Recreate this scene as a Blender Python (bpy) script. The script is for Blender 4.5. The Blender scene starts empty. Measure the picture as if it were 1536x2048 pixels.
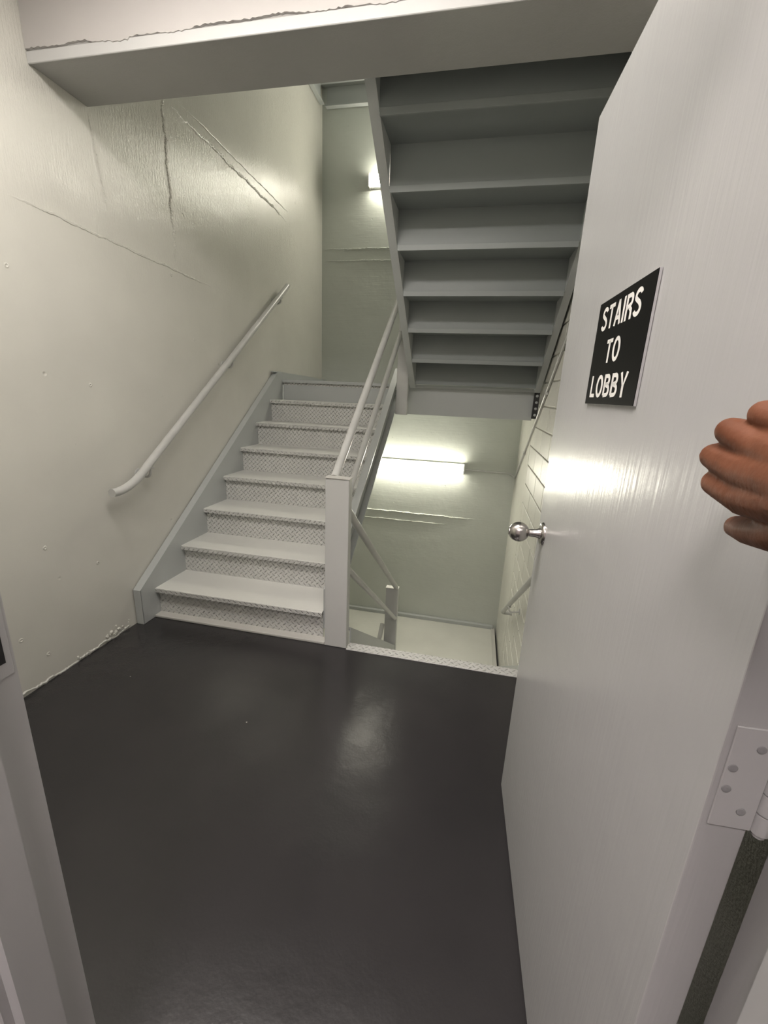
import bpy, bmesh, math, random
from mathutils import Vector, Matrix
random.seed(7)
S = bpy.context.scene
COL = S.collection

# ------------------------------------------------------------------ camera, world, exposure
def look_camera(pos, yaw, pitch, roll, f_px):
    fw = Vector((math.sin(yaw)*math.cos(pitch), math.cos(yaw)*math.cos(pitch), math.sin(pitch)))
    r = Vector((math.cos(yaw), -math.sin(yaw), 0)); u = r.cross(fw)
    c, s = math.cos(roll), math.sin(roll)
    R = c*r + s*u; U = -s*r + c*u
    cd = bpy.data.cameras.new('camera'); co = bpy.data.objects.new('camera', cd); COL.objects.link(co)
    m = Matrix((R, U, -fw)).transposed().to_4x4(); m.translation = Vector(pos)
    co.matrix_world = m
    cd.sensor_fit = 'VERTICAL'; cd.sensor_height = 24.0; cd.lens = f_px/2048*24.0
    cd.clip_start = 0.02; cd.clip_end = 60
    S.camera = co
look_camera((1.806, -1.9671, 1.3414), -0.1992, -0.2726, 0.0437, 849.28)
w = bpy.data.worlds.new('world'); S.world = w; w.use_nodes = True
w.node_tree.nodes['Background'].inputs[0].default_value = (0.5, 0.5, 0.5, 1)
w.node_tree.nodes['Background'].inputs[1].default_value = 0.05
S.view_settings.view_transform = 'Standard'; S.view_settings.look = 'None'
S.view_settings.gamma = 1.0; S.view_settings.exposure = 0.84
try: S.view_settings.use_curve_mapping = False
except Exception: pass
ENTRY_POWER = 15.0      # emission strength of the ceiling light over the entry landing
LAMP_POWER = 29.0       # emission strength of the two stairwell lamps
CORRIDOR_POWER = 30.0    # emission strength of the corridor ceiling panel

# ------------------------------------------------------------------ key dimensions (metres)
H = 0.178; T = 0.255; N = 8; ST = 2*N*H      # riser, going, risers per flight, storey height
XR = 2.30; YB = 2.962; YF = -1.588           # right wall, back wall, stairwell face of the door wall
LAND = 1.790                                 # front edge of the middle landings
LOW = -N*H

# ------------------------------------------------------------------ materials
def mat(name): 
    m = bpy.data.materials.new(name); m.use_nodes = True
    nt = m.node_tree; return m, nt, nt.nodes['Principled BSDF']
def nd(nt, typ, **kw):
    n = nt.nodes.new(typ)
    for k, v in kw.items():
        if k.startswith('i_'): n.inputs[k[2:]].default_value = v
        else: setattr(n, k, v)
    return n
def mth(nt, op, a, b=None, c=None):
    n = nt.nodes.new('ShaderNodeMath'); n.operation = op
    for i, v in enumerate((a, b, c)):
        if v is None: continue
        if isinstance(v, (int, float)): n.inputs[i].default_value = v
        else: nt.links.new(v, n.inputs[i])
    return n.outputs[0]
def coords(nt, scale=(1, 1, 1), rot=(0, 0, 0)):
    tc = nt.nodes.new('ShaderNodeTexCoord'); mp = nt.nodes.new('ShaderNodeMapping')
    mp.inputs['Scale'].default_value = scale; mp.inputs['Rotation'].default_value = rot
    nt.links.new(tc.outputs['Object'], mp.inputs['Vector']); return mp.outputs[0], tc.outputs['Object']
def noise(nt, vec, scale, detail=4, rough=.5):
    n = nt.nodes.new('ShaderNodeTexNoise'); n.inputs['Scale'].default_value = scale
    n.inputs['Detail'].default_value = detail; n.inputs['Roughness'].default_value = rough
    nt.links.new(vec, n.inputs['Vector']); return n.outputs[0]
def ramp(nt, fac, a, b, ca=(0, 0, 0, 1), cb=(1, 1, 1, 1)):
    n = nt.nodes.new('ShaderNodeValToRGB'); e = n.color_ramp.elements
    e[0].position = a; e[1].position = b; e[0].color = ca; e[1].color = cb
    nt.links.new(fac, n.inputs[0]); return n.outputs[0]
def bump(nt, h, dist, strength=1.0, prev=None):
    n = nt.nodes.new('ShaderNodeBump'); n.inputs['Distance'].default_value = dist; n.inputs['Strength'].default_value = strength
    nt.links.new(h, n.inputs['Height'])
    if prev is not None: nt.links.new(prev, n.inputs['Normal'])
    return n.outputs[0]
def c4(c): return (c[0], c[1], c[2], 1)

def paint(name, col, rough=.35, var=.06, brush=0.0, mott=0.0, fine=0.0, rough_var=.08, axis='z', metallic=0, coarse=0.0, holes=0.0, spec=.5):
    m, nt, b = mat(name)
    v, raw = coords(nt)
    n1 = noise(nt, v, 2.2, 5)
    lo = [max(0, x*(1-var)) for x in col]; hi = [min(1, x*(1+var)) for x in col]
    nt.links.new(ramp(nt, n1, .15, .85, c4(lo), c4(hi)), b.inputs['Base Color'])
    b.inputs['Specular IOR Level'].default_value = spec
    b.inputs['Roughness'].default_value = rough
    prev = None
    if mott: prev = bump(nt, noise(nt, v, 9, 3), mott, 1, prev)
    if coarse: prev = bump(nt, noise(nt, v, 1.7, 2), coarse, 1, prev)
    if brush:
        sc = {'z': (60, 60, 2.2), 'x': (2.2, 60, 60), 'y': (60, 2.2, 60)}[axis]
        vv, _ = coords(nt, sc); prev = bump(nt, noise(nt, vv, 2.0, 3), brush, 1, prev)
    if fine: prev = bump(nt, noise(nt, v, 160, 3), fine, 1, prev)
    if holes:
        vo = nt.nodes.new('ShaderNodeTexVoronoi'); vo.inputs['Scale'].default_value = 7; nt.links.new(v, vo.inputs['Vector'])
        prev = bump(nt, ramp(nt, vo.outputs['Distance'], .02, .06), holes, 1, prev)
    if prev is not None: nt.links.new(prev, b.inputs['Normal'])
    b.inputs['Metallic'].default_value = metallic
    return m

def diamond(name, col, cell=.020, rough=.4):
    """painted checker plate: raised lozenges laid in alternate directions"""
    m, nt, b = mat(name)
    v, raw = coords(nt)
    sp = nt.nodes.new('ShaderNodeSeparateXYZ'); nt.links.new(v, sp.inputs[0])
    yy = mth(nt, 'ADD', sp.outputs[1], sp.outputs[2])
    u = mth(nt, 'MULTIPLY', mth(nt, 'ADD', sp.outputs[0], yy), .7071/cell)
    w_ = mth(nt, 'MULTIPLY', mth(nt, 'SUBTRACT', sp.outputs[0], yy), .7071/cell)
    fu, fw = mth(nt, 'FRACT', u), mth(nt, 'FRACT', w_)
    par = mth(nt, 'FRACT', mth(nt, 'MULTIPLY', mth(nt, 'ADD', mth(nt, 'FLOOR', u), mth(nt, 'FLOOR', w_)), .5))
    par = mth(nt, 'GREATER_THAN', mth(nt, 'ABSOLUTE', par), .25)
    au = mth(nt, 'ABSOLUTE', mth(nt, 'SUBTRACT', fu, .5)); aw = mth(nt, 'ABSOLUTE', mth(nt, 'SUBTRACT', fw, .5))
    def loz(a, c):
        d = mth(nt, 'ADD', mth(nt, 'POWER', mth(nt, 'MULTIPLY', a, 2.1), 2), mth(nt, 'POWER', mth(nt, 'MULTIPLY', c, 6.5), 2))
        k = mth(nt, 'SUBTRACT', 1.0, d); n = nt.nodes.new('ShaderNodeClamp'); nt.links.new(k, n.inputs[0]); return n.outputs[0]
    A, B = loz(au, aw), loz(aw, au)
    hgt = mth(nt, 'ADD', mth(nt, 'MULTIPLY', A, par), mth(nt, 'MULTIPLY', B, mth(nt, 'SUBTRACT', 1, par)))
    n1 = noise(nt, v, 3, 5)
    nt.links.new(ramp(nt, n1, .3, .7, c4([x*.93 for x in col]), c4([x*1.06 for x in col])), b.inputs['Base Color'])
    b.inputs['Roughness'].default_value = rough
    nt.links.new(bump(nt, hgt, .0080, 1.0), b.inputs['Normal'])
    return m

def left_wall_mat(name, col):
    """glossy brushed paint, smooth low down, board-marked and rough above about 2 m"""
    m, nt, b = mat(name)
    v, raw = coords(nt)
    sp = nt.nodes.new('ShaderNodeSeparateXYZ'); nt.links.new(raw, sp.inputs[0])
    n0 = noise(nt, v, 1.5, 4)
    zz = mth(nt, 'ADD', sp.outputs[2], mth(nt, 'MULTIPLY', n0, .35))
    up = nt.nodes.new('ShaderNodeMapRange'); up.inputs[1].default_value = 1.98; up.inputs[2].default_value = 2.5
    nt.links.new(zz, up.inputs[0]); UP = up.outputs[0]
    n1 = noise(nt, v, 2.0, 5)
    nt.links.new(ramp(nt, n1, .3, .7, c4([x*.95 for x in col]), c4([x*1.04 for x in col])), b.inputs['Base Color'])
    b.inputs['Roughness'].default_value = .17
    vb, _ = coords(nt, (90, 90, 8))
    h1 = mth(nt, 'MULTIPLY', mth(nt, 'SUBTRACT', noise(nt, vb, 1.6, 6, .6), .5), mth(nt, 'MULTIPLY_ADD', UP, 1.0, .08))
    p = bump(nt, h1, .0023, 1)
    h2 = mth(nt, 'MULTIPLY', mth(nt, 'SUBTRACT', noise(nt, v, 70, 5, .6), .5), mth(nt, 'MULTIPLY_ADD', UP, 1.0, .08))
    p = bump(nt, h2, .0016, 1, p)
    p = bump(nt, noise(nt, v, 3.0, 3), .007, 1, p)
    vo = nt.nodes.new('ShaderNodeTexVoronoi'); vo.inputs['Scale'].default_value = 5.0; nt.links.new(v, vo.inputs['Vector'])
    p = bump(nt, ramp(nt, vo.outputs['Distance'], .015, .05), .0025, 1, p)
    nt.links.new(p, b.inputs['Normal'])
    return m

def emit(name, col, st):
    m, nt, b = mat(name)
    b.inputs['Base Color'].default_value = c4((.8, .8, .78)); b.inputs['Emission Color'].default_value = c4(col)
    b.inputs['Emission Strength'].default_value = st; b.inputs['Roughness'].default_value = .4
    return m
def plain(name, col, rough=.4, metallic=0, spec=.5):
    m, nt, b = mat(name)
    v, _ = coords(nt)
    nt.links.new(ramp(nt, noise(nt, v, 12, 4), .3, .7, c4([x*.94 for x in col]), c4([min(1, x*1.05) for x in col])), b.inputs['Base Color'])
    b.inputs['Roughness'].default_value = rough; b.inputs['Metallic'].default_value = metallic
    b.inputs['Specular IOR Level'].default_value = spec
    return m

def floor_mat():
    m, nt, b = mat('dark_floor_paint')
    v, _ = coords(nt)
    n1 = noise(nt, v, 1.6, 6); n2 = noise(nt, v, 6, 5)
    base = ramp(nt, n1, .3, .7, (.026, .025, .026, 1), (.035, .033, .034, 1))
    vo = nt.nodes.new('ShaderNodeTexVoronoi'); vo.inputs['Scale'].default_value = 9; nt.links.new(v, vo.inputs['Vector'])
    sel = nt.nodes.new('ShaderNodeSeparateColor'); nt.links.new(vo.outputs['Color'], sel.inputs[0])
    spot = mth(nt, 'MULTIPLY', mth(nt, 'LESS_THAN', vo.outputs['Distance'], .028), mth(nt, 'GREATER_THAN', sel.outputs[0], .90))
    mx = nt.nodes.new('ShaderNodeMixRGB'); nt.links.new(spot, mx.inputs[0]); nt.links.new(base, mx.inputs[1]); mx.inputs[2].default_value = (.30, .29, .27, 1)
    nt.links.new(mx.outputs[0], b.inputs['Base Color'])
    b.inputs['Roughness'].default_value = .22
    p = bump(nt, noise(nt, v, 8, 3), .0018, 1)
    p = bump(nt, noise(nt, v, 120, 4), .00025, 1, p)
    nt.links.new(p, b.inputs['Normal'])
    return m

WALLC = (.63, .62, .57)
STEEL = (.45, .47, .465)
M = {}
M['wall_left'] = left_wall_mat('left_wall_gloss_paint', WALLC)
M['wall'] = paint('wall_gloss_paint', WALLC, .30, .05, brush=.0010, mott=.004, coarse=.012, holes=.0015, axis='x')
M['wallback'] = paint('back_wall_gloss_paint', (.56, .585, .545), .30, .05, brush=.0012, mott=.004, coarse=.012, holes=.002, axis='x')
M['block'] = paint('painted_block', WALLC, .33, .05, mott=.002, fine=.0022)
M['beam'] = paint('beam_paint', (.34, .335, .325), .22, .06, mott=.0016, fine=.0003, coarse=.004)
M['beamface'] = paint('beam_face_paint', (.46, .44, .43), .45, .05, mott=.003)
M['steel'] = paint('steel_grey_paint', STEEL, .36, .05, mott=.0008, fine=.0002)
M['lip'] = paint('shaded_stair_lip', (.25, .27, .265), .42, .05, mott=.001)  # back lips darkened as well, the flight's shade put into their colour
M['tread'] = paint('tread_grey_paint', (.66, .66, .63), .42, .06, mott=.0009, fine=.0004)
M['under'] = paint('shaded_stair_underside', (.22, .24, .238), .42, .06, mott=.001)  # same stair paint with the shade under the flight put into its colour
M['diamond'] = diamond('diamond_plate_paint', (.58, .58, .56), .024, .32)
M['nosing'] = diamond('nosing_plate_paint', (.58, .58, .56), .026, .32)
M['rail'] = plain('rail_grey_paint', (.52, .52, .505), .28)
M['post'] = paint('newel_paint', (.54, .545, .53), .34, .04, brush=.0003, axis='z')
M['white'] = paint('light_base_paint', (.52, .51, .48), .45, .08, mott=.003, fine=.001)
M['door'] = paint('door_gloss_paint', (.46, .46, .455), .25, .03, brush=.00045, mott=.0012, rough_var=.03, fine=.00005)
M['frame'] = paint('door_frame_paint', (.50, .50, .495), .38, .04, mott=.001, brush=.0002)
M['chrome'] = plain('brushed_nickel', (.50, .48, .46), .24, 1.0)
M['holeshade'] = plain('hole_shade', (.02, .02, .02), .8)  # near-black colour painting the shade inside the strike hole
M['floor'] = floor_mat()
M['landing'] = paint('landing_floor_paint', (.58, .58, .54), .50, .10, mott=.003)
M['lamp'] = emit('lamp_diffuser', (1.0, .955, .80), LAMP_POWER)
M['lampend'] = plain('lamp_housing', (.75, .74, .70), .4)
M['entry'] = emit('entry_diffuser', (1.0, .94, .88), ENTRY_POWER)
M['panel'] = emit('corridor_panel', (1.0, .90, .88), CORRIDOR_POWER)
M['signblack'] = plain('sign_black_plastic', (.003, .003, .003), .45, 0, .12)
M['signedge'] = plain('sign_core_plastic', (.42, .42, .42), .4)
M['letter'] = plain('sign_white_lettering', (.85, .84, .80), .5)
M['sleeve'] = paint('dark_cotton', (.05, .05, .06), .9, .2, fine=.0008)
M['corr'] = paint('corridor_wall_paint', (.70, .65, .65), .6, .03, mott=.001)
M['screw'] = plain('painted_screw', (.30, .30, .30), .35)
M['bolt'] = plain('dark_bolt', (.05, .05, .05), .4, .6)

# ------------------------------------------------------------------ mesh helpers
class MB:
    def __init__(s): s.bm = bmesh.new()
    def box(s, a, b, bev=0.0, seg=1):
        bm = bmesh.new(); bmesh.ops.create_cube(bm, size=1)
        for v in bm.verts:
            v.co = Vector([(a[i]+b[i])/2 + v.co[i]*(b[i]-a[i]) for i in range(3)])
        if bev: bmesh.ops.bevel(bm, geom=bm.edges[:], offset=bev, segments=seg, affect='EDGES', profile=.5)
        return s.add(bm)
    def add(s, bm, mx=None):
        if mx is not None: bm.transform(mx)
        me = bpy.data.meshes.new('t'); bm.to_mesh(me); bm.free(); s.bm.from_mesh(me); bpy.data.meshes.remove(me); return s
    def prism(s, pts, axis, a, b, bev=0.0):
        """polygon in the plane normal to axis, from a to b. pts are the other two coordinates in order"""
        bm = bmesh.new(); ax = 'xyz'.index(axis)
        def mk(p, d):
            c = [0, 0, 0]; k = [i for i in range(3) if i != ax]; c[ax] = d; c[k[0]], c[k[1]] = p; return bm.verts.new(c)
        A = [mk(p, a) for p in pts]; B = [mk(p, b) for p in pts]
        bm.faces.new(A); bm.faces.new(B)
        n = len(pts)
        for i in range(n): bm.faces.new((A[i], A[(i+1) % n], B[(i+1) % n], B[i]))
        bmesh.ops.recalc_face_normals(bm, faces=bm.faces)
        if bev: bmesh.ops.bevel(bm, geom=bm.edges[:], offset=bev, segments=2, affect='EDGES')
        return s.add(bm)
    def tube(s, pts, r, seg=16, cap=True):
        bm = bmesh.new(); pts = [Vector(p) for p in pts]; rings = []
        up = None
        for i, p in enumerate(pts):
            t = (pts[min(i+1, len(pts)-1)] - pts[max(i-1, 0)]).normalized()
            if up is None:
                up = Vector((0, 0, 1)) if abs(t.z) < .9 else Vector((1, 0, 0))
            sd = t.cross(up).normalized(); up2 = sd.cross(t).normalized(); up = up2
            rr = r[i] if isinstance(r, (list, tuple)) else r
            rings.append([bm.verts.new(p + (sd*math.cos(a) + up2*math.sin(a))*rr) for a in [2*math.pi*k/seg for k in range(seg)]])
        for a, b in zip(rings, rings[1:]):
            for k in range(seg): bm.faces.new((a[k], a[(k+1) % seg], b[(k+1) % seg], b[k]))
        if cap: bm.faces.new(rings[0][::-1]); bm.faces.new(rings[-1])
        bmesh.ops.recalc_face_normals(bm, faces=bm.faces)
        return s.add(bm)
    def lathe(s, prof, mx, seg=32):
        bm = bmesh.new(); rings = []
        for (d, r) in prof:
            rings.append([bm.verts.new((r*math.cos(2*math.pi*k/seg), r*math.sin(2*math.pi*k/seg), d)) for k in range(seg)] if r > 1e-5 else [bm.verts.new((0, 0, d))])
        for a, b in zip(rings, rings[1:]):
            for k in range(seg):
                k2 = (k+1) % seg
                if len(a) == 1 and len(b) == 1: continue
                if len(a) == 1: bm.faces.new((a[0], b[k2], b[k]))
                elif len(b) == 1: bm.faces.new((a[k], a[k2], b[0]))
                else: bm.faces.new((a[k], a[k2], b[k2], b[k]))
        bmesh.ops.recalc_face_normals(bm, faces=bm.faces)
        return s.add(bm, mx)
    def build(s, name, m, parent=None, smooth=False, label=None):
        me = bpy.data.meshes.new(name); s.bm.to_mesh(me); s.bm.free()
        me.materials.append(m)
        if smooth:
            for p in me.polygons: p.use_smooth = True
        o = bpy.data.objects.new(name, me); COL.objects.link(o)
        if smooth:
            try:
                me.set_sharp_from_angle(angle=math.radians(40))
            except Exception: pass
        if parent is not None:
            o.parent = parent
            o.matrix_parent_inverse = Matrix.Identity(4)
            off = world_off(parent); 
            if off.length > 0: me.transform(Matrix.Translation(-off))
        if label: o['label'] = label
        return o
def world_off(o):
    v = Vector((0, 0, 0))
    while o is not None: v += o.location; o = o.parent
    return v
def empty(name, loc, label=None, cat=None, group=None):
    o = bpy.data.objects.new(name, None); COL.objects.link(o); o.location = loc; o.empty_display_size = .1
    if label: o['label'] = label
    if cat: o['category'] = cat
    if group: o['group'] = group
    return o
def tag(o, label, cat, group=None):
    o['label'] = label; o['category'] = cat
    if group: o['group'] = group
    return o
def struct(o, label=None, cat=None):
    o['kind'] = 'structure'
    if label: o['label'] = label
    if cat: o['category'] = cat
    return o
def arc(p0, p1, p2, n=8):
    p0, p1, p2 = Vector(p0), Vector(p1), Vector(p2)
    return [(1-t)**2*p0 + 2*t*(1-t)*p1 + t*t*p2 for t in [k/n for k in range(n+1)]]

# rough ridge: an uneven strip standing slightly proud of a wall (pour joint, weld bead, ragged paint edge)
def ridge(path, nrm, wdt, hgt, name, m, parent, seed=1, jit=.5, n=170):
    rnd = random.Random(seed); nrm = Vector(nrm)
    P0, P1 = Vector(path[0]), Vector(path[1]); t = (P1-P0); side = nrm.cross(t.normalized())
    bm = bmesh.new(); rows = []
    ph = [rnd.random()*6 for _ in range(6)]
    for i in range(n+1):
        s = i/n
        wob = wdt*jit*(math.sin(s*23+ph[0])*.4+math.sin(s*61+ph[1])*.3+rnd.uniform(-.4, .4))
        ww = wdt*(.6+.4*abs(math.sin(s*37+ph[2]))+rnd.uniform(0, .3)); hh = hgt*(.55+.45*abs(math.sin(s*47+ph[3]))+rnd.uniform(-.2, .25))
        fade = min(1, s*8, (1-s)*8)
        c = P0+t*s+side*wob
        rows.append([bm.verts.new(c-side*ww - nrm*.004), bm.verts.new(c-side*ww*.4+nrm*hh*fade*.8), bm.verts.new(c+side*ww*.3+nrm*hh*fade), bm.verts.new(c+side*ww-nrm*.004)])
    for a, b in zip(rows, rows[1:]):
        for k in range(3): bm.faces.new((a[k], a[k+1], b[k+1], b[k]))
    bmesh.ops.recalc_face_normals(bm, faces=bm.faces)
    mb = MB(); mb.add(bm); return mb.build(name, m, parent, smooth=True)

# ------------------------------------------------------------------ SETTING: stairwell shell
TOP = 5.9; BOT = LOW*2 - .10
fl = MB(); fl.box((-.1, YF-.16, -.20), (XR+.1, -.020, 0.0)); fl.box((-1.2, -4.3, -.20), (4.2, YF-.16, 0.0))
floor_o = struct(fl.build('floor', M['floor']), 'dark charcoal painted floor of the entry landing and corridor')
wl = MB().box((-.14, YF-.001, BOT), (0, YB+.1, TOP)).build('wall_left', M['wall_left']); struct(wl, 'glossy grey painted concrete wall on the left, rough and board-marked high up')
wb = MB().box((-.14, YB, BOT), (XR+.14, YB+.14, TOP)).build('wall_back', M['wallback']); struct(wb, 'grey-green painted concrete wall behind the landings')
wr = MB().box((XR+.012, YF, BOT), (XR+.14, YB, TOP)).build('wall_right', M['block']); struct(wr, 'painted block wall on the right behind the open door')
ce = MB().box((-.1, YF-.12, 2.745), (XR+.1, -.279, 2.846)).build('ceiling', M['beamface']); struct(ce, 'ceiling over the entry landing')
sc = MB().box((-.14, YF-.001, TOP), (XR+.14, YB+.1, TOP+.1)).build('ceiling', M['wall']); struct(sc, 'top of the stair shaft')
lf = MB().box((-.14, YF-.001, BOT-.1), (XR+.14, YB+.1, BOT)).build('floor', M['landing']); struct(lf, 'bottom of the stair shaft')

# right wall: smooth poured strip by the back corner, blocks elsewhere
MB().box((XR, 2.02, BOT), (XR+.013, YB, 2.85)).build('poured_strip', M['wall'], wr)
bw, bh, jt = .386, .163, .010
proto = None
zr0 = -1.468; r = 0
blocks = []
z = zr0
while z < 2.84:
    y = 2.015 - (0 if r % 2 else (bw+jt)/2) - 0
    segs = []
    if r % 2 == 0: segs.append((2.015-(bw+jt)/2+jt, 2.015))
    y1 = y
    while y1 > -.95:
        segs.append((y1-bw, y1)); y1 -= bw+jt
    for (a, b) in segs:
        full = abs((b-a)-bw) < 1e-4
        if full:
            if proto is None:
                mb = MB(); mb.box((0, -bw/2, -bh/2), (.016, bw/2, bh/2), .004, 2)
                proto = mb.build('block', M['block'], wr); o = proto
            else:
                o = proto.copy(); COL.objects.link(o); o.parent = wr
            o.location = (XR-.001+random.uniform(0, .0015), (a+b)/2, z+bh/2)
        else:
            mb = MB(); mb.box((XR, a, z), (XR+.015, b, z+bh), .004, 2); mb.build('block', M['block'], wr)
    z += bh+jt; r += 1

# pour joints and seams on the left and back walls
ridge([(0, .49, 2.86), (0, .50, 2.03)], (1, 0, 0), .015, .0045, 'vertical_seam', M['wall_left'], wl, 3, .7, 240)
ridge([(0, .56, 2.81), (0, 2.05, 2.775)], (1, 0, 0), .014, .005, 'pour_joint', M['wall_left'], wl, 4, .7)
ridge([(0, .62, 2.87), (0, 2.1, 2.85)], (1, 0, 0), .007, .005, 'pour_joint', M['wall_left'], wl, 5)
ridge([(0, -.45, 2.005), (0, .83, 1.975)], (1, 0, 0), .009, .0035, 'pour_joint', M['wall_left'], wl, 6)
ridge([(0, -.02, 2.48), (0, .03, 2.12)], (1, 0, 0), .006, .004, 'vertical_seam', M['wall_left'], wl, 7)
ridge([(0, -1.5, .012), (0, -.14, .006)], (1, 0, 0), .010, .006, 'paint_edge', M['white'], wl, 8, 1.0)
for zz, sd in ((-.050, 11), (2.798, 13)):
    ridge([(.02, YB, zz+.012), (1.9, YB, zz)], (0, -1, 0), .012, .016, 'pour_joint', M['wallback'], wb, sd)
for zz, sd in ((-.145, 12), (2.695, 14)):
    ridge([(.02, YB, zz), (1.6, YB, zz)], (0, -1, 0), .010, .014, 'pour_joint', M['wallback'], wb, sd)
# small pock marks on the left wall
pk = [(-.62, .13), (-.95, .32), (-.72, .26), (-.55, .62), (-.20, 1.32), (-.9, 1.2), (-.30, .45), (.62, 1.62), (.45, 1.95), (-.5, 1.75), (-1.02, .52)]
for (yy, zz) in pk:
    m_ = MB(); m_.lathe([(-.004, .012), (.001, .010), (.0025, .006), (.0005, .003), (-.002, .0)], Matrix.Translation((0, yy, zz)) @ Matrix.Rotation(math.pi/2, 4, 'Y'), 12)
    m_.build('paint_blister', M['wall_left'], wl, True)
# crumbled plaster by the foot of the stair string
cr = random.Random(5); mb = MB()
for k in range(26):
    yy = -.16-abs(cr.gauss(0, .13)); zz = .012+abs(cr.gauss(0, .02)); s_ = cr.uniform(.004, .011)
    bm = bmesh.new(); bmesh.ops.create_icosphere(bm, subdivisions=1, radius=s_)
    for v in bm.verts: v.co *= cr.uniform(.6, 1.2)
    mb.add(bm, Matrix.Translation((.001, yy, zz)))
pl_ = mb.build('crumbled_plaster', M['wall_left'], wl); pl_['kind'] = 'stuff'

# beam across the head of the entry landing
bmj = MB(); bmj.box((0, -.278, 2.4985), (XR+.012, -.018, 2.846), .003)
beam = bmj.build('trim_1', M['beam']); struct(beam, 'wide grey beam crossing above the entry landing')
# upper floor landing over the beam
MB().box((0, YF, 2.8465), (XR+.012, -.02, 2.90)).build('floor_slab', M['landing'], beam)
# front facing: plaster above, ragged over the bare lower lip
fr = random.Random(9); bm = bmesh.new(); n = 220; lo, hi, fr_ = [], [], []
for i in range(n+1):
    s = i/n; x = .001+s*(XR-.002)
    zz = 2.537 + .004*math.sin(s*19) + .003*math.sin(s*57+1) + fr.uniform(-.0026, .0026) - (.006 if .12 < s < .2 else 0)
    lo.append(bm.verts.new((x, -.286, zz))); hi.append(bm.verts.new((x, -.286, 2.744))); fr_.append(bm.verts.new((x, -.277, zz-.001)))
for i in range(n):
    bm.faces.new((lo[i], lo[i+1], hi[i+1], hi[i])); bm.faces.new((fr_[i], fr_[i+1], lo[i+1], lo[i]))
bmesh.ops.recalc_face_normals(bm, faces=bm.faces)
mb = MB(); mb.add(bm); mb.build('plaster_facing', M['beamface'], beam)
MB().box((.0, -.283, 2.496), (XR, -.276, 2.534), .002).build('lower_lip', M['frame'], beam)

# door wall (the wall the camera looks through) with its opening, and the corridor behind
XJ, XH = 1.240, 2.121          # clear opening between the frame rabbets
fw_ = MB()
fw_.box((-.1, YF-.11, 0), (XJ-.05, YF-.012, 2.745)); fw_.box((XH+.05, YF-.11, 0), (XR+.1, YF-.012, 2.745)); fw_.box((XJ-.05, YF-.11, 2.06), (XH+.05, YF-.012, 2.745))
wf = struct(fw_.build('wall_front', M['wall']), 'wall holding the steel door frame')
cw = MB(); cw.box((-1.3, -4.4, 0), (-1.2, YF-.112, 2.75)); struct(cw.build('wall_corridor_left', M['corr']), 'corridor end wall')
cw = MB(); cw.box((4.2, -4.4, 0), (4.3, YF-.112, 2.75)); struct(cw.build('wall_corridor_right', M['corr']), 'corridor end wall')
cw = MB(); cw.box((-1.3, -4.4, 0), (4.3, -4.3, 2.75)); struct(cw.build('wall_corridor_back', M['corr']), 'corridor wall behind the viewer')
cw = MB(); cw.box((-1.2, YF-.16, 0), (-.1, YF-.10, 2.75)); cw.box((XR+.1, YF-.16, 0), (4.2, YF-.10, 2.75)); struct(cw.build('wall_corridor_front', M['corr']), 'corridor wall beside the doorway')
cc = MB(); cc.box((-1.3, -4.4, 2.75), (4.3, YF-.12, 2.82)); struct(cc.build('ceiling_corridor', M['corr']), 'corridor ceiling')
# corridor ceiling lamp
cl = empty('ceiling_light', (1.5, -2.75, 2.75), 'square recessed corridor ceiling light behind the viewer', 'ceiling light')
MB().box((1.15, -3.05, 2.725), (1.85, -2.45, 2.749), .004).build('housing', M['lampend'], cl)
MB().box((1.19, -3.01, 2.715), (1.81, -2.49, 2.7245), .002).build('diffuser', M['panel'], cl)

# ceiling light of the entry landing, out of frame above the viewer
el = empty('ceiling_light', (1.1, -.97, 2.745), 'long ceiling light over the entry landing, above the viewer', 'ceiling light')
MB().box((.38, -1.12, 2.715), (1.82, -.82, 2.7445), .004).build('housing', M['lampend'], el)
MB().box((.40, -1.105, 2.682), (1.80, -.835, 2.7145), .010, 2).build('diffuser', M['entry'], el)

# ------------------------------------------------------------------ door frame + door
FD = .115     # frame depth
def frame_profile(side):
    """side=-1 left jamb, +1 right jamb; returns polygon in x,y"""
    x = XJ if side < 0 else XH; k = -side      # k points into the opening
    pts = [(x-k*.055, YF), (x, YF), (x, YF-.048), (x+k*.016, YF-.050), (x+k*.016, YF-.098), (x, YF-.10), (x, YF-FD+.004), (x-k*.004, YF-FD), (x-k*.055, YF-FD)]
    return pts
dfm = MB()
dfm.prism(frame_profile(-1), 'z', 0, 2.05); 
dfm.prism(frame_profile(1), 'z', 0, 2.05)
zf = 1.995
dfm.prism([(YF, zf), (YF-.048, zf), (YF-.050, zf-.016), (YF-.098, zf-.016), (YF-.10, zf), (YF-FD, zf), (YF-FD, zf+.055), (YF, zf+.055)], 'x', XJ-.055, XH+.055)
dfr = dfm.build('trim_2', M['frame']); struct(dfr, 'grey painted steel door frame')
# strike plate on the left jamb; a flat dark block paints the hole's shade
MB().box((XJ-.0005, YF-.040, .965), (XJ+.0012, YF-.004, 1.085), .0005).build('strike_plate', M['frame'], dfr)
MB().box((XJ-.0006, YF-.030, .985), (XJ+.0016, YF-.012, 1.065)).build('strike_hole_shade', M['holeshade'], dfr)

# door leaf, open a little past 90 degrees: local frame u (hinge to free edge), n (towards the opening)
Hn = Vector((2.0567, YF, 0)); du = Vector((-.04167, .99913, 0)); dn = Vector((-.99913, -.04167, 0)); DW = .897; DT = .042
DM = Matrix(((du.x, dn.x, 0, Hn.x), (du.y, dn.y, 0, Hn.y), (0, 0, 1, 0), (0, 0, 0, 1)))   # local (u, n, z); n<0 is inside the leaf
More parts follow.
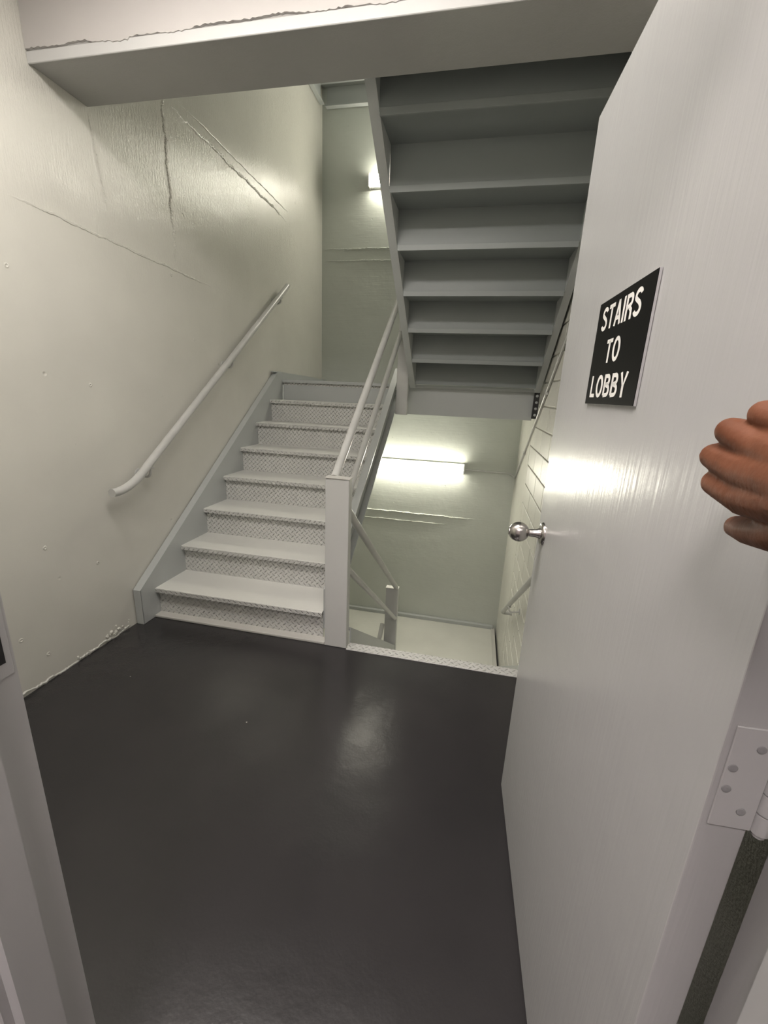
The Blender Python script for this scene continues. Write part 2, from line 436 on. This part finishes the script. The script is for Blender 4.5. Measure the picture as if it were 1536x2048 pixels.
# negative handedness is fixed by recalculating normals per mesh
def dbuild(mb, name, m, parent, smooth=False):
    mb.bm.transform(DM); bmesh.ops.recalc_face_normals(mb.bm, faces=mb.bm.faces)
    return mb.build(name, m, parent, smooth)
door = empty('door_1', tuple(Hn)); struct(door, 'grey painted steel door standing open to the right')
d = MB(); d.box((0, -DT, .012), (DW, 0, 1.982), .0015, 2); dbuild(d, 'door_leaf', M['door'], door)
# knob, neck and rose
ku, kz = .832, .978
def lat(mb, prof, u, z, seg=40):
    mb.lathe(prof, Matrix.Translation((u, 0, z)) @ Matrix.Rotation(-math.pi/2, 4, 'X'), seg)
R_ = .0285; kc = .066
kp = [(kc-R_*math.cos(a), max(R_*math.sin(a), 0 if a > 3.1 else .0105)) for a in [math.pi*(.09+.91*k/22) for k in range(23)]]
kb = MB(); lat(kb, [(.012, .0145), (.020, .0115), (.036, .0108)] + kp, ku, kz); knob = dbuild(kb, 'knob', M['chrome'], door, True)
rb = MB(); lat(rb, [(0, .0325), (.003, .0325), (.0075, .029), (.009, .024), (.0092, .0155), (.013, .0150), (.013, 0)], ku, kz); dbuild(rb, 'rose', M['chrome'], door, True)
kb2 = MB(); 
kb2.lathe([(-.0, .0325), (.008, .029), (.009, .0155), (.012, .0145), (.020, .0115), (.036, .0108)] + kp, Matrix.Translation((ku, -DT, kz)) @ Matrix.Rotation(math.pi/2, 4, 'X'), 24)
dbuild(kb2, 'knob', M['chrome'], door, True)
MB_l = MB(); MB_l.box((DW-.0005, -.034, .945), (DW+.0015, -.008, 1.010), .0005); dbuild(MB_l, 'latch_plate', M['chrome'], door)
# hinges: a leaf on the door edge, a leaf on the frame, a barrel, screws
for hz in (1.010, 1.76, .25):
    hb = MB(); hb.box((-.0022, -DT-.001, hz-.057), (.0002, -.006, hz+.057), .0006)
    hl = dbuild(hb, 'hinge_leaf', M['frame'], door)
    for (nn, dz) in ((-.020, .036), (-.012, .012), (-.012, -.012), (-.020, -.036)):
        s_ = MB(); s_.lathe([(0, .0042), (.0008, .0040), (.0012, .0030), (.0007, .0006), (.0007, 0)], Matrix.Translation((-.0022, nn - (0 if abs(dz) < .02 else .010), hz+dz)) @ Matrix.Rotation(-math.pi/2, 4, 'Y'), 14)
        s_.bm.transform(DM); bmesh.ops.recalc_face_normals(s_.bm, faces=s_.bm.faces); s_.build('screw', M['screw'], hl, True)
    kn = MB()
    for q in range(5):
        kn.tube([(-.001, -DT-.009, hz-.057+q*.0228+.0008), (-.001, -DT-.009, hz-.057+(q+1)*.0228-.0008)], .0078, 16)
    kn.tube([(-.001, -DT-.009, hz-.061), (-.001, -DT-.009, hz+.061)], .0055, 12)
    dbuild(kn, 'hinge_barrel', M['frame'], door, True)
    jl = MB(); jl.box((XH-.0015, YF-.038, hz-.057), (XH+.0005, YF+.002, hz+.057), .0005); jl.build('hinge_leaf', M['frame'], dfr)

# sign on the door
sg = MB(); sg.box((.351, .0004, 1.338), (.610, .0042, 1.528), .0004)
sign = sg; sgo = empty('sign', tuple(Hn + du*.48 + Vector((0, 0, 1.338))), 'black plastic sign with white capital lettering fixed to the grey door', 'sign')
dbuild(sign, 'sign_plate', M['signedge'], sgo)
sf = MB(); sf.box((.3515, .0042, 1.3385), (.6095, .0052, 1.5275), .0002); dbuild(sf, 'black_face', M['signblack'], sgo)
def strokes(ch):
    """capital letters as bold strokes on a unit-high cell; returns (polylines, width)"""
    h = .085  # half stroke
    def el(cx, cy, rx, ry, a0, a1, n=14): return [(cx+rx*math.cos(math.radians(a0+(a1-a0)*k/n)), cy+ry*math.sin(math.radians(a0+(a1-a0)*k/n))) for k in range(n+1)]
    if ch == 'T': return [[(0, 1-h), (.60, 1-h)], [(.30, 1-h), (.30, 0)]], .60
    if ch == 'I': return [[(h, 0), (h, 1)]], 2*h
    if ch == 'L': return [[(h, 1), (h, h), (.52, h)]], .52
    if ch == 'A': return [[(h*.95, 0), (.335, 1)], [(.67-h*.95, 0), (.335, 1)], [(.17, .30), (.50, .30)]], .67
    if ch == 'Y': return [[(h, 1), (.325, .42), (.65-h, 1)], [(.325, .48), (.325, 0)]], .65
    if ch == 'O': return [el(.35, .5, .35-h, .5-h+.01, 0, 360, 36)], .70
    if ch == 'R': return [[(h, 0), (h, 1-h), (.36, 1-h)] + el(.36, .73, .16, .27-h, 90, -90) + [(h, .46)], [(.36, .46), (.50, .34), (.52, 0)]], .62
    if ch == 'B': return [[(h, h), (h, 1-h), (.34, 1-h)] + el(.34, .745, .145, .255-h, 90, -90) + [(h, .53)], [(h, .53), (.36, .53)] + el(.36, .30, .165, .30-h-.02, 90, -90) + [(h, h)]], .62
    if ch == 'S': return [el(.31, .735, .31-h, .265-h+.01, 15, 200, 16) + [(.20, .60), (.42, .47)] + el(.31, .27, .32-h, .27-h+.01, 30, -165, 18)], .62
def word(txt, ul, ur, z0, z1):
    tot = sum(strokes(c)[1] for c in txt) + .10*(len(txt)-1); sx = (ur-ul)/tot; sz = z1-z0; x = 0
    bm = bmesh.new()
    for c in txt:
        pl, w_ = strokes(c)
        for P in pl:
            P = [Vector(p) for p in P]; n = len(P); closed = (P[0]-P[-1]).length < 1e-4; L, Rr = [], []
            for i, p in enumerate(P):
                a = P[i-1] if i else (P[-2] if closed else None); b = P[i+1] if i < n-1 else (P[1] if closed else None)
                ns = []
                if a is not None: d = (p-a).normalized(); ns.append(Vector((-d.y, d.x)))
                if b is not None: d = (b-p).normalized(); ns.append(Vector((-d.y, d.x)))
                m_ = ns[0] if len(ns) == 1 else (ns[0]+ns[1]).normalized(); k = 1 if len(ns) == 1 else min(1.5, 1/max(.3, m_.dot(ns[0])))
                for lst, sg in ((L, 1), (Rr, -1)):
                    q = p+m_*(.085*k*sg); lst.append(bm.verts.new((ul+sx*(x+q.x), .0056, z0+sz*min(max(q.y, -.01), 1.01))))
            for i in range(n-1): bm.faces.new((L[i], L[i+1], Rr[i+1], Rr[i]))
        x += w_+.10
    bmesh.ops.recalc_face_normals(bm, faces=bm.faces)
    for f in bm.faces:
        f.normal_update()
    mb = MB(); mb.add(bm); o = dbuild(mb, 'lettering', M['letter'], sgo); return o
word('STAIRS', .581, .393, 1.4735, 1.5150)
word('TO', .5265, .454, 1.4120, 1.4530)
word('LOBBY', .5835, .391, 1.3510, 1.3915)

# ------------------------------------------------------------------ staircases
def channel_sloped(x0, x1, y0, z0, y1, z1, dep_top, dep_bot, flange_dir, foot, name, m, parent, label=None, tf=.010, top=None):
    """steel channel string between (y0,z0) and (y1,z1) on the nosing line. web at the side away from flange_dir"""
    sl = (z1-z0)/(y1-y0)
    web = x1 if flange_dir < 0 else x0
    wx = (web-.007, web) if flange_dir < 0 else (web, web+.007)
    mb = MB()
    def poly(ta, tb):   # vertical offsets from the nosing line
        return [(y0, z0+ta), (y1, z1+ta), (y1, z1+tb), (y0, z0+tb)]
    clip = foot
    def add(ta, tb, xa, xb):
        P = poly(ta, tb)
        if clip is not None:                      # clip the polygon to z >= clip
            out = []
            for i in range(len(P)):
                a, b = P[i], P[(i+1) % len(P)]
                if a[1] >= clip: out.append(a)
                if (a[1] >= clip) != (b[1] >= clip):
                    t = (clip-a[1])/(b[1]-a[1]); out.append((a[0]+t*(b[0]-a[0]), clip))
            P = out
        if top is not None:                       # and to z <= top
            out = []
            for i in range(len(P)):
                a, b = P[i], P[(i+1) % len(P)]
                if a[1] <= top: out.append(a)
                if (a[1] <= top) != (b[1] <= top):
                    t = (top-a[1])/(b[1]-a[1]); out.append((a[0]+t*(b[0]-a[0]), top))
            P = out
        if len(P) > 2: mb.prism(P, 'x', xa, xb)
    add(dep_top, -dep_bot, *wx)
    fx = (x0, x1-.0065) if flange_dir < 0 else (x0+.0065, x1)
    add(dep_top, dep_top-tf*1.25, *fx); add(-dep_bot+tf*1.25, -dep_bot, *fx)
    return mb.build(name, m, parent, label=label)

def tread_poly(y, z, sgn, t=T):
    """pan tread section: bullnosed lip in front, turned down at the back; y is the nosing, sgn the walking direction"""
    b = y+sgn*(t+.028)
    return [(y, z-.006), (y+sgn*.004, z), (b, z), (b, z-.005), (y+sgn*.007, z-.005), (y+sgn*.006, z-.026), (y, z-.026)]

def flight(root, x0, x1, y0, z0, sgn, n=N, t=T, last=True, under=False):
    """n risers starting from level z0; first nosing at y0"""
    for i in range(n):
        y = y0+sgn*i*t; z = z0+(i+1)*H
        if i < n-1:
            mb = MB(); mb.prism(tread_poly(y, z, sgn, t), 'x', x0, x1)
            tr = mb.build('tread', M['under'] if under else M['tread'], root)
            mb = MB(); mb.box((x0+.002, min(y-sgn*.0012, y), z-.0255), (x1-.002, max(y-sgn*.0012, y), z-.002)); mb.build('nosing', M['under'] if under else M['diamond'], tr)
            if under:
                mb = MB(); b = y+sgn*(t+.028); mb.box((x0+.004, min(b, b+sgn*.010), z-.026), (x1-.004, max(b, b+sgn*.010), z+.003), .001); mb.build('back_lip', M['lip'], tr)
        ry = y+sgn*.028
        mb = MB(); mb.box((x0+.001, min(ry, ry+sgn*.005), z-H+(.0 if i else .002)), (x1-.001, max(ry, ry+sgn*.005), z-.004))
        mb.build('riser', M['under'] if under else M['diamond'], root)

# flight going up on the left, from the entry floor to the middle landing
stA = empty('staircase', (.55, 0, 0), 'steel flight going up on the left, its diamond-plate risers in full view', 'staircase')
flight(stA, .052, 1.088, 0, 0, 1)
def strings_A(root, z0):
    a = channel_sloped(.006, .052, -.110, z0+.178-.110*.698, 1.795, z0+.178+1.795*.698, .112, .20, -1, z0+.002, 'string', M['steel'], root, top=z0+1.487)
    MB().box((.006, 1.66, z0+1.478), (.0445, 1.795, z0+1.4865)).build('string_top', M['steel'], root)
    b = channel_sloped(1.089, 1.137, .026, z0+.178+.026*.698, 1.805, z0+.178+1.805*.698, .112, .125, 1, z0+.002, 'string', M['steel'], root)
    e_ = MB(); e_.box((.006, -.112, z0+.001), (.052, -.106, z0+.213), .001); e_.build('string_end_plate', M['steel'], root)
strings_A(stA, 0)
MB().box((.052, -.024, .0005), (1.112, .031, .016), .004, 2).build('base_strip', M['white'], stA)
# identical flight one storey down, on the left below the entry floor
stC = empty('staircase', (.55, 0, -ST), 'lowest steel flight, glimpsed behind the lower newel post, leading on down to the left', 'staircase')
flight(stC, .052, 1.088, 0, -ST, 1); strings_A(stC, -ST)
# flight going down on the right, from the entry floor edge to the lower landing
stD = empty('staircase', (1.75, LAND, LOW), 'steel flight going down on the right beyond the diamond-plate floor edge', 'staircase')
flight(stD, 1.247, XR-.05, LAND-.03, LOW, -1, n=7)
channel_sloped(1.203, 1.245, .031, .120-.031*.698, 1.618, .120-1.618*.698, .0, .45, -1, LOW+.002, 'string', M['steel'], stD)
channel_sloped(XR-.05, XR-.010, .027, .058, 1.80, .088-1.815*.698, .0, .30, 1, LOW+.002, 'string', M['steel'], stD)
ns = MB(); ns.box((1.238, -.034, -.040), (XR-.002, .030, .005), .002); ns.build('edge_nosing', M['nosing'], stD, label='diamond-plate nosing along the floor edge')
MB().box((1.238, .020, -.17), (XR-.002, .026, -.04)).build('riser', M['diamond'], stD)
# flight going up on the right, seen from below
stB = empty('staircase', (1.75, LAND, -LOW), 'steel flight overhead on the right, its dark underside facing down', 'staircase')
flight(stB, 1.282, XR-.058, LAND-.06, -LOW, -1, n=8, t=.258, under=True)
def str_B(x0, x1, fd):
    # bottom edge z = 1.98 - .698*(y-.9)
    def zb(y): return 1.975-.698*(y-.9)
    return channel_sloped(x0, x1, -.017, zb(-.017)+.29, 1.788, zb(1.788)+.29, 0, .29, fd, 1.395, 'string', M['steel'], stB)
str_B(1.236, 1.282, -1); str_B(XR-.058, XR-.015, 1)
MB().box((1.282, LAND-.030, 1.398), (XR-.058, LAND-.004, 1.418), .002).build('foot_angle', M['steel'], stB)

# ------------------------------------------------------------------ middle landings
def landing(z, label, lower):
    r = empty('landing', (1.15, 2.3, z-.05), label, 'landing')
    MB().box((.004, LAND+.028, z-.045), (XR-(.020 if lower else .006), YB-.004, z), .002).build('deck', M['landing'] if lower else M['steel'], r)
    # front channel across the well, under the deck
    fc = MB(); fc.box((1.120, LAND+.02, z-.250), (XR-.045, LAND+.027, z-.004)); fc.box((1.120, LAND+.027, z-.250), (XR-.045, LAND+.075, z-.240)); fc.build('front_channel', M['steel'], r)
    fb = MB(); fb.box((.052, LAND+.02, z-.250), (1.120, LAND+.027, z-.046)); fb.build('front_channel', M['steel'], r)
    # ledger channels on the walls, with a clear bottom flange
    bc = MB(); bc.box((.05, YB-.012, z-.215), (XR-.05, YB-.006, z-.046)); bc.box((.05, YB-.060, z-.222), (XR-.05, YB-.006, z-.212)); bc.build('back_channel', M['steel'], r)
    lc = MB(); lc.box((.006, LAND+.04, z-.215), (.012, YB-.08, z-.046)); lc.box((.006, LAND+.04, z-.222), (.05, YB-.08, z-.212)); lc.build('side_channel', M['steel'], r)
    # kerbs standing on the deck along the walls
    if lower:
        kb = MB(); kb.box((.06, YB-.050, z), (XR-.045, YB-.004, z+.042), .003, 2); kb.build('kerb', M['steel'], r)
        kr = MB(); kr.box((XR-.062, LAND+.03, z), (XR-.022, YB-.052, z+.014), .002); kr.build('kerb', M['white'], r)
    kl = MB(); kl.prism([(LAND+.007, z+.0625), (YB-.01, z+.040), (YB-.01, z+.0005), (LAND+.007, z+.0005)], 'x', .006, .052); kl.build('kerb', M['steel'], r)
    return r
lm = landing(-LOW, 'middle landing at the head of the left flight, grey front channel in view', False)
ll = landing(LOW, 'pale lower landing floor at the foot of the flight going down', True)
lu = landing(-LOW+ST, 'highest landing, channels in view high up below the beam edge', False)
# top nosing of the left flight belongs to the landing
for L_, z_ in ((lm, -LOW), (ll, LOW)):
    mb = MB(); mb.prism([(LAND-.005, z_-.006), (LAND-.001, z_), (LAND+.03, z_), (LAND+.03, z_-.005), (LAND+.002, z_-.005), (LAND+.001, z_-.026), (LAND-.005, z_-.026)], 'x', .052, 1.088)
    mb.build('nosing', M['steel'], L_)
    for bx in (.62, .98):
        q = MB(); q.lathe([(0, .010), (.006, .010), (.009, .006), (.009, 0)], Matrix.Translation((bx, YB-.03, z_)), 10); q.build('bolt', M['bolt'], L_)
# bolted clip angle in the gap between the overhead string and the wall
ca = MB(); ca.box((XR-.050, LAND-.02, 1.19), (XR-.008, LAND+.015, 1.40), .002); ca.build('clip_angle', M['bolt'], lm)
for k in range(4):
    q = MB(); q.lathe([(0, .011), (.010, .011), (.014, .006), (.014, 0)], Matrix.Translation((XR-.028, LAND-.02, 1.22+k*.05)) @ Matrix.Rotation(math.pi/2, 4, 'X'), 10); q.build('bolt', M['steel'], lm)

# ------------------------------------------------------------------ newels and guard rails
SL = .698
def newel(root, x0, x1, y, z0, z1, dep=.052):
    MB().box((x0, y, z0), (x1, y+dep, z1), .0035, 2).build('newel_post', M['post'], root)
    MB().box((x0-.003, y-.003, z1), (x1+.003, y+dep+.003, z1+.006), .001).build('cap_plate', M['white'], root)
gA = empty('guardrail', (1.175, 0, 0), 'guardrail of the left flight with the tall flat newel post standing on the dark floor', 'railing')
newel(gA, 1.114, 1.237, -.027, .001, .930)
RR = .0215
def sl_rail(root, name, x, ya, za, yb, sl, r=RR):
    MB().tube([(x, ya, za), (x, yb, za+sl*(yb-ya))], r, 20).build(name, M['rail'], root, True)
sl_rail(gA, 'top_rail', 1.145, .028, .925, 1.60, .735)
sl_rail(gA, 'mid_rail', 1.160, .028, .660, 1.60, .728, .0185)
gM = empty('guardrail', (1.19, 1.64, -LOW), 'newel post on the middle landing, behind the overhead flight', 'railing')
newel(gM, 1.139, 1.235, 1.62, -LOW-.25, -LOW+.97)
gD = empty('guardrail', (1.20, 1.64, LOW), 'guardrail going down on the right, ending at the lower newel post', 'railing')
newel(gD, 1.133, 1.250, 1.62, LOW-.20, -.418)
MBt = MB().tube([(1.215, .028, .762), (1.230, 1.615, -.398)], RR, 20).build('top_rail', M['rail'], gD, True)
MBt = MB().tube([(1.215, .028, .446), (1.230, 1.615, -.715)], .0185, 20).build('mid_rail', M['rail'], gD, True)
gC = empty('guardrail', (1.16, 0, -ST), 'guardrail of the lowest flight, just seen left of the lower newel post', 'railing')
newel(gC, 1.114, 1.237, -.027, -ST+.001, -ST+.930)
sl_rail(gC, 'top_rail', 1.115, .025, .940-ST, 1.615, .698)
sl_rail(gC, 'mid_rail', 1.115, .025, .640-ST, 1.615, .698, .0165)

# ------------------------------------------------------------------ wall handrails
def bracket(root, wall_x, x, y, z, s):
    """s=+1: wall on the -x side"""
    b = MB()
    b.lathe([(0, .030), (.005, .029), (.009, .010), (.009, 0)], Matrix.Translation((wall_x, y, z-.055)) @ Matrix.Rotation(s*math.pi/2, 4, 'Y'), 20)
    b.tube(arc((wall_x+s*.004, y, z-.055), (x+s*.012, y, z-.095), (x, y, z-.016), 8), .0075, 10)
    b.box((x-.014, y-.022, z-.022), (x+.014, y+.022, z-.014), .002)
    b.build('bracket', M['rail'], root, True)
hl = empty('handrail', (.07, .9, 1.4), 'round grey handrail on the left wall, curling level at its lower end', 'handrail')
hp = [(.075, -.235, .806), (.075, -.20, .806)] + [tuple(v) for v in arc((.075, -.18, .808), (.075, -.08, .822), (.075, .02, .905), 10)] + [(.075, .9, 1.520), (.075, 1.885, 2.212)]
MB().tube(hp, .0215, 24).build('rail', M['rail'], hl, True)
for yy in (.035, .93, 1.74):
    bracket(hl, 0.0, .075, yy, .898+(yy-.02)*.705, 1)
hr = empty('handrail', (2.22, .9, 0), 'round grey handrail on the right block wall, going down beside the door knob', 'handrail')
MB().tube([(2.215, -.3, .853), (2.215, 1.690, -.530)] + [tuple(v) for v in arc((2.215, 1.70, -.537), (2.215, 1.725, -.556), (2.245, 1.725, -.558), 5)] + [(XR+.004, 1.725, -.558)], .0185, 20).build('rail', M['rail'], hr, True)
for yy in (1.30, .2): bracket(hr, XR+.001, 2.215, yy, .853-(yy+.3)*.695, -1)

# ------------------------------------------------------------------ lamps and conduit
def lamp(z, label):
    x0, x1 = .515, 1.736
    r = empty('wall_light', ((x0+x1)/2, YB, z), label, 'light', )
    MB().box((x0+.003, YB-.046, z+.004), (x1-.003, YB-.001, z+.108), .002).build('housing', M['lampend'], r)
    MB().prism([(YB-.0465, z+.006), (YB-.078, z+.007), (YB-.092, z+.022), (YB-.096, z+.055), (YB-.092, z+.088), (YB-.078, z+.103), (YB-.0465, z+.104)], 'x', x0+.014, x1-.014, 0).build('diffuser', M['lamp'], r, True)
    for a, b in ((x0, x0+.014), (x1-.014, x1)):
        MB().box((a, YB-.098, z), (b, YB-.001, z+.110), .003, 2).build('end_cap', M['lampend'], r)
    return r
lamp(.494, 'lit linear wall light under the middle landing')
lamp(.494+ST, 'lit linear wall light high on the back wall, mostly hidden by the overhead flight')
cd = empty('conduit', (2.28, YB-.02, .53), 'thin painted conduit running from the lower light up along the right wall', 'conduit')
cx = XR-.0125
MB().tube([(1.738, YB-.014, .535), (2.235, YB-.014, .530)] + [tuple(v) for v in arc((2.24, YB-.014, .530), (cx, YB-.014, .500), (cx, YB-.10, .500), 6)] + [(cx, .96, 1.67), (cx, -.2, 2.39)], .0085, 12).build('pipe', M['rail'], cd, True)
for yy in (2.3, 1.4): 
    zz = .50+(YB-.10-yy)*(1.67-.50)/(YB-.10-.96)
    MB().box((cx-.011, yy-.010, zz-.020), (XR-.0012, yy+.010, zz+.020), .002).build('strap', M['rail'], cd)

# ------------------------------------------------------------------ hand pushing the door (one continuous remeshed surface)
def skin():
    m, nt, b = mat('brown_skin')
    v, _ = coords(nt)
    n1 = noise(nt, v, 28, 5)
    nt.links.new(ramp(nt, n1, .30, .70, (.12, .043, .020, 1), (.20, .080, .044, 1)), b.inputs['Base Color'])
    b.inputs['Roughness'].default_value = .6; b.inputs['Specular IOR Level'].default_value = .14
    b.inputs['Subsurface Weight'].default_value = .08; b.inputs['Subsurface Radius'].default_value = (.012, .004, .002)
    p = bump(nt, noise(nt, v, 190, 4), .00018, 1); p = bump(nt, noise(nt, v, 90, 4), .0008, 1, p)
    nt.links.new(p, b.inputs['Normal'])
    return m
M['skin'] = skin(); M['nail'] = plain('nail', (.50, .33, .26), .2, 0, .6)
hb = bmesh.new()
def blob(a, b, ra, rb, n=5):
    a, b = Vector(a), Vector(b)
    L = max((b-a).length, 1e-5); n = max(2, int(L/(min(ra, rb)*.35)))
    for i in range(n+1):
        t = i/n; bmesh.ops.create_icosphere(hb, subdivisions=2, radius=ra+(rb-ra)*t, matrix=Matrix.Translation(a.lerp(b, t)))
def chain(pts, rs):
    for i in range(len(pts)-1): blob(pts[i], pts[i+1], rs[i], rs[i+1])
WR = (1.996, -1.752, 1.300)
fing = {
 'pinky': ([WR, (2.004, -1.606, 1.3330), (1.997, -1.582, 1.3385), (2.010, -1.566, 1.3385), (2.027, -1.556, 1.3345)], [.019, .0125, .0098, .0084, .0072]),
 'ring': ([WR, (1.999, -1.590, 1.3165), (1.991, -1.560, 1.3250), (2.006, -1.543, 1.3255), (2.027, -1.533, 1.3205)], [.020, .0140, .0105, .0090, .0076]),
 'middle': ([WR, (1.996, -1.584, 1.2990), (1.990, -1.549, 1.3050), (2.006, -1.531, 1.3050), (2.028, -1.522, 1.2990)], [.021, .0145, .0104, .0088, .0076]),
 'index': ([WR, (1.998, -1.588, 1.2820), (1.994, -1.552, 1.2850), (2.009, -1.535, 1.2820), (2.029, -1.527, 1.2760)], [.020, .0145, .0105, .0090, .0076]),
 'thumb': ([WR, (2.006, -1.680, 1.2780), (2.010, -1.640, 1.2640), (2.018, -1.598, 1.2545), (2.029, -1.562, 1.2480)], [.019, .0160, .0135, .0115, .0098]),
}
for k in fing:       # the thumb reaches as far, the fingers sit a little further back
    fing[k] = ([WR] + [(a, b-(.042 if k != 'thumb' else .010), c+(-.002 if k == 'thumb' else 0)) for (a, b, c) in fing[k][0][1:]], fing[k][1])
for k, (p_, r_) in fing.items(): chain(p_, r_)
chain([(2.002, -1.632, 1.327), (1.999, -1.626, 1.300), (2.002, -1.632, 1.284)], [.0115, .0125, .0120])
chain([(2.006, -1.612, 1.327), (2.004, -1.604, 1.304), (2.007, -1.610, 1.286)], [.0075, .0085, .0075])
# palm mass between the metacarpals and web of the thumb
chain([(2.006, -1.700, 1.298), (2.008, -1.642, 1.300)], [.022, .017]); chain([(2.008, -1.700, 1.312), (2.010, -1.647, 1.318)], [.018, .013])
chain([(2.008, -1.700, 1.284), (2.010, -1.647, 1.280)], [.018, .013]); chain([(2.014, -1.650, 1.270), (2.016, -1.668, 1.278)], [.011, .014])
chain([WR, (1.992, -1.80, 1.290), (2.000, -1.88, 1.262)], [.0225, .0225, .031])
me = bpy.data.meshes.new('hand'); hb.to_mesh(me); hb.free(); me.materials.append(M['skin'])
per = empty('person', (2.0, -2.1, 1.2), 'bare brown right hand pressing the grey door open, thumb lowest', 'person')
hand = bpy.data.objects.new('hand', me); COL.objects.link(hand); hand.parent = per; hand.location = -per.location
rm = hand.modifiers.new('remesh', 'REMESH'); rm.mode = 'VOXEL'; rm.voxel_size = .0017; rm.use_smooth_shade = True
sm = hand.modifiers.new('smooth', 'SMOOTH'); sm.factor = .5; sm.iterations = 4
bpy.context.view_layer.update()
dg = bpy.context.evaluated_depsgraph_get(); m2 = bpy.data.meshes.new_from_object(hand.evaluated_get(dg)); m2.name = 'hand'
hand.modifiers.clear(); hand.data = m2
for p_ in m2.polygons: p_.use_smooth = True
# nails at the finger ends, small curved plates
def nail(c, dr, up, w_=.0052, l_=.0060):
    c, dr, up = Vector(c), Vector(dr).normalized(), Vector(up).normalized(); sd = dr.cross(up).normalized(); up = sd.cross(dr)
    bm = bmesh.new(); g = []
    for i in range(7):
        row = []
        for j in range(7):
            a = (i/6-.5)*2; b = (j/6-.5)*2
            lim = 1 - .25*abs(b)**3
            row.append(bm.verts.new(c + dr*(b*l_) + sd*(a*w_*lim) - up*((a*a)*.0022 + (b*b)*.0006)))
        g.append(row)
    for i in range(6):
        for j in range(6): bm.faces.new((g[i][j], g[i+1][j], g[i+1][j+1], g[i][j+1]))
    ext = bmesh.ops.extrude_face_region(bm, geom=bm.faces[:])
    for v in ext['geom']:
        if isinstance(v, bmesh.types.BMVert): v.co -= up*.0012
    bmesh.ops.recalc_face_normals(bm, faces=bm.faces)
    mb = MB(); mb.add(bm); mb.build('nail', M['nail'], per, True)
for k in ('pinky', 'ring', 'middle', 'index', 'thumb'):
    P_ = fing[k][0]; a, b = Vector(P_[-2]), Vector(P_[-1]); dr = (b-a).normalized(); out = Vector((-.60, .80, -.25)); out = (out-dr*out.dot(dr)).normalized()
    if k == 'thumb': out = Vector((-.2, .9, -.6)); out = (out-dr*out.dot(dr)).normalized()
    nail((b if k == 'thumb' else a.lerp(b, .45)) + out*((fing[k][1][-1] if k == 'thumb' else (fing[k][1][-1]+fing[k][1][-2])/2)-.0004) + dr*.001, dr, out)
# sleeve and arm carrying on out of view behind the camera side
sv = MB(); sv.tube([(1.999, -1.858, 1.268), (2.005, -1.90, 1.256), (2.02, -2.05, 1.20), (2.06, -2.16, 1.16), (2.06, -2.22, 1.20), (2.03, -2.32, 1.33), (1.98, -2.42, 1.45)], [.040, .043, .050, .056, .058, .060, .066], 24)
sv.build('sleeve', M['sleeve'], per, True)
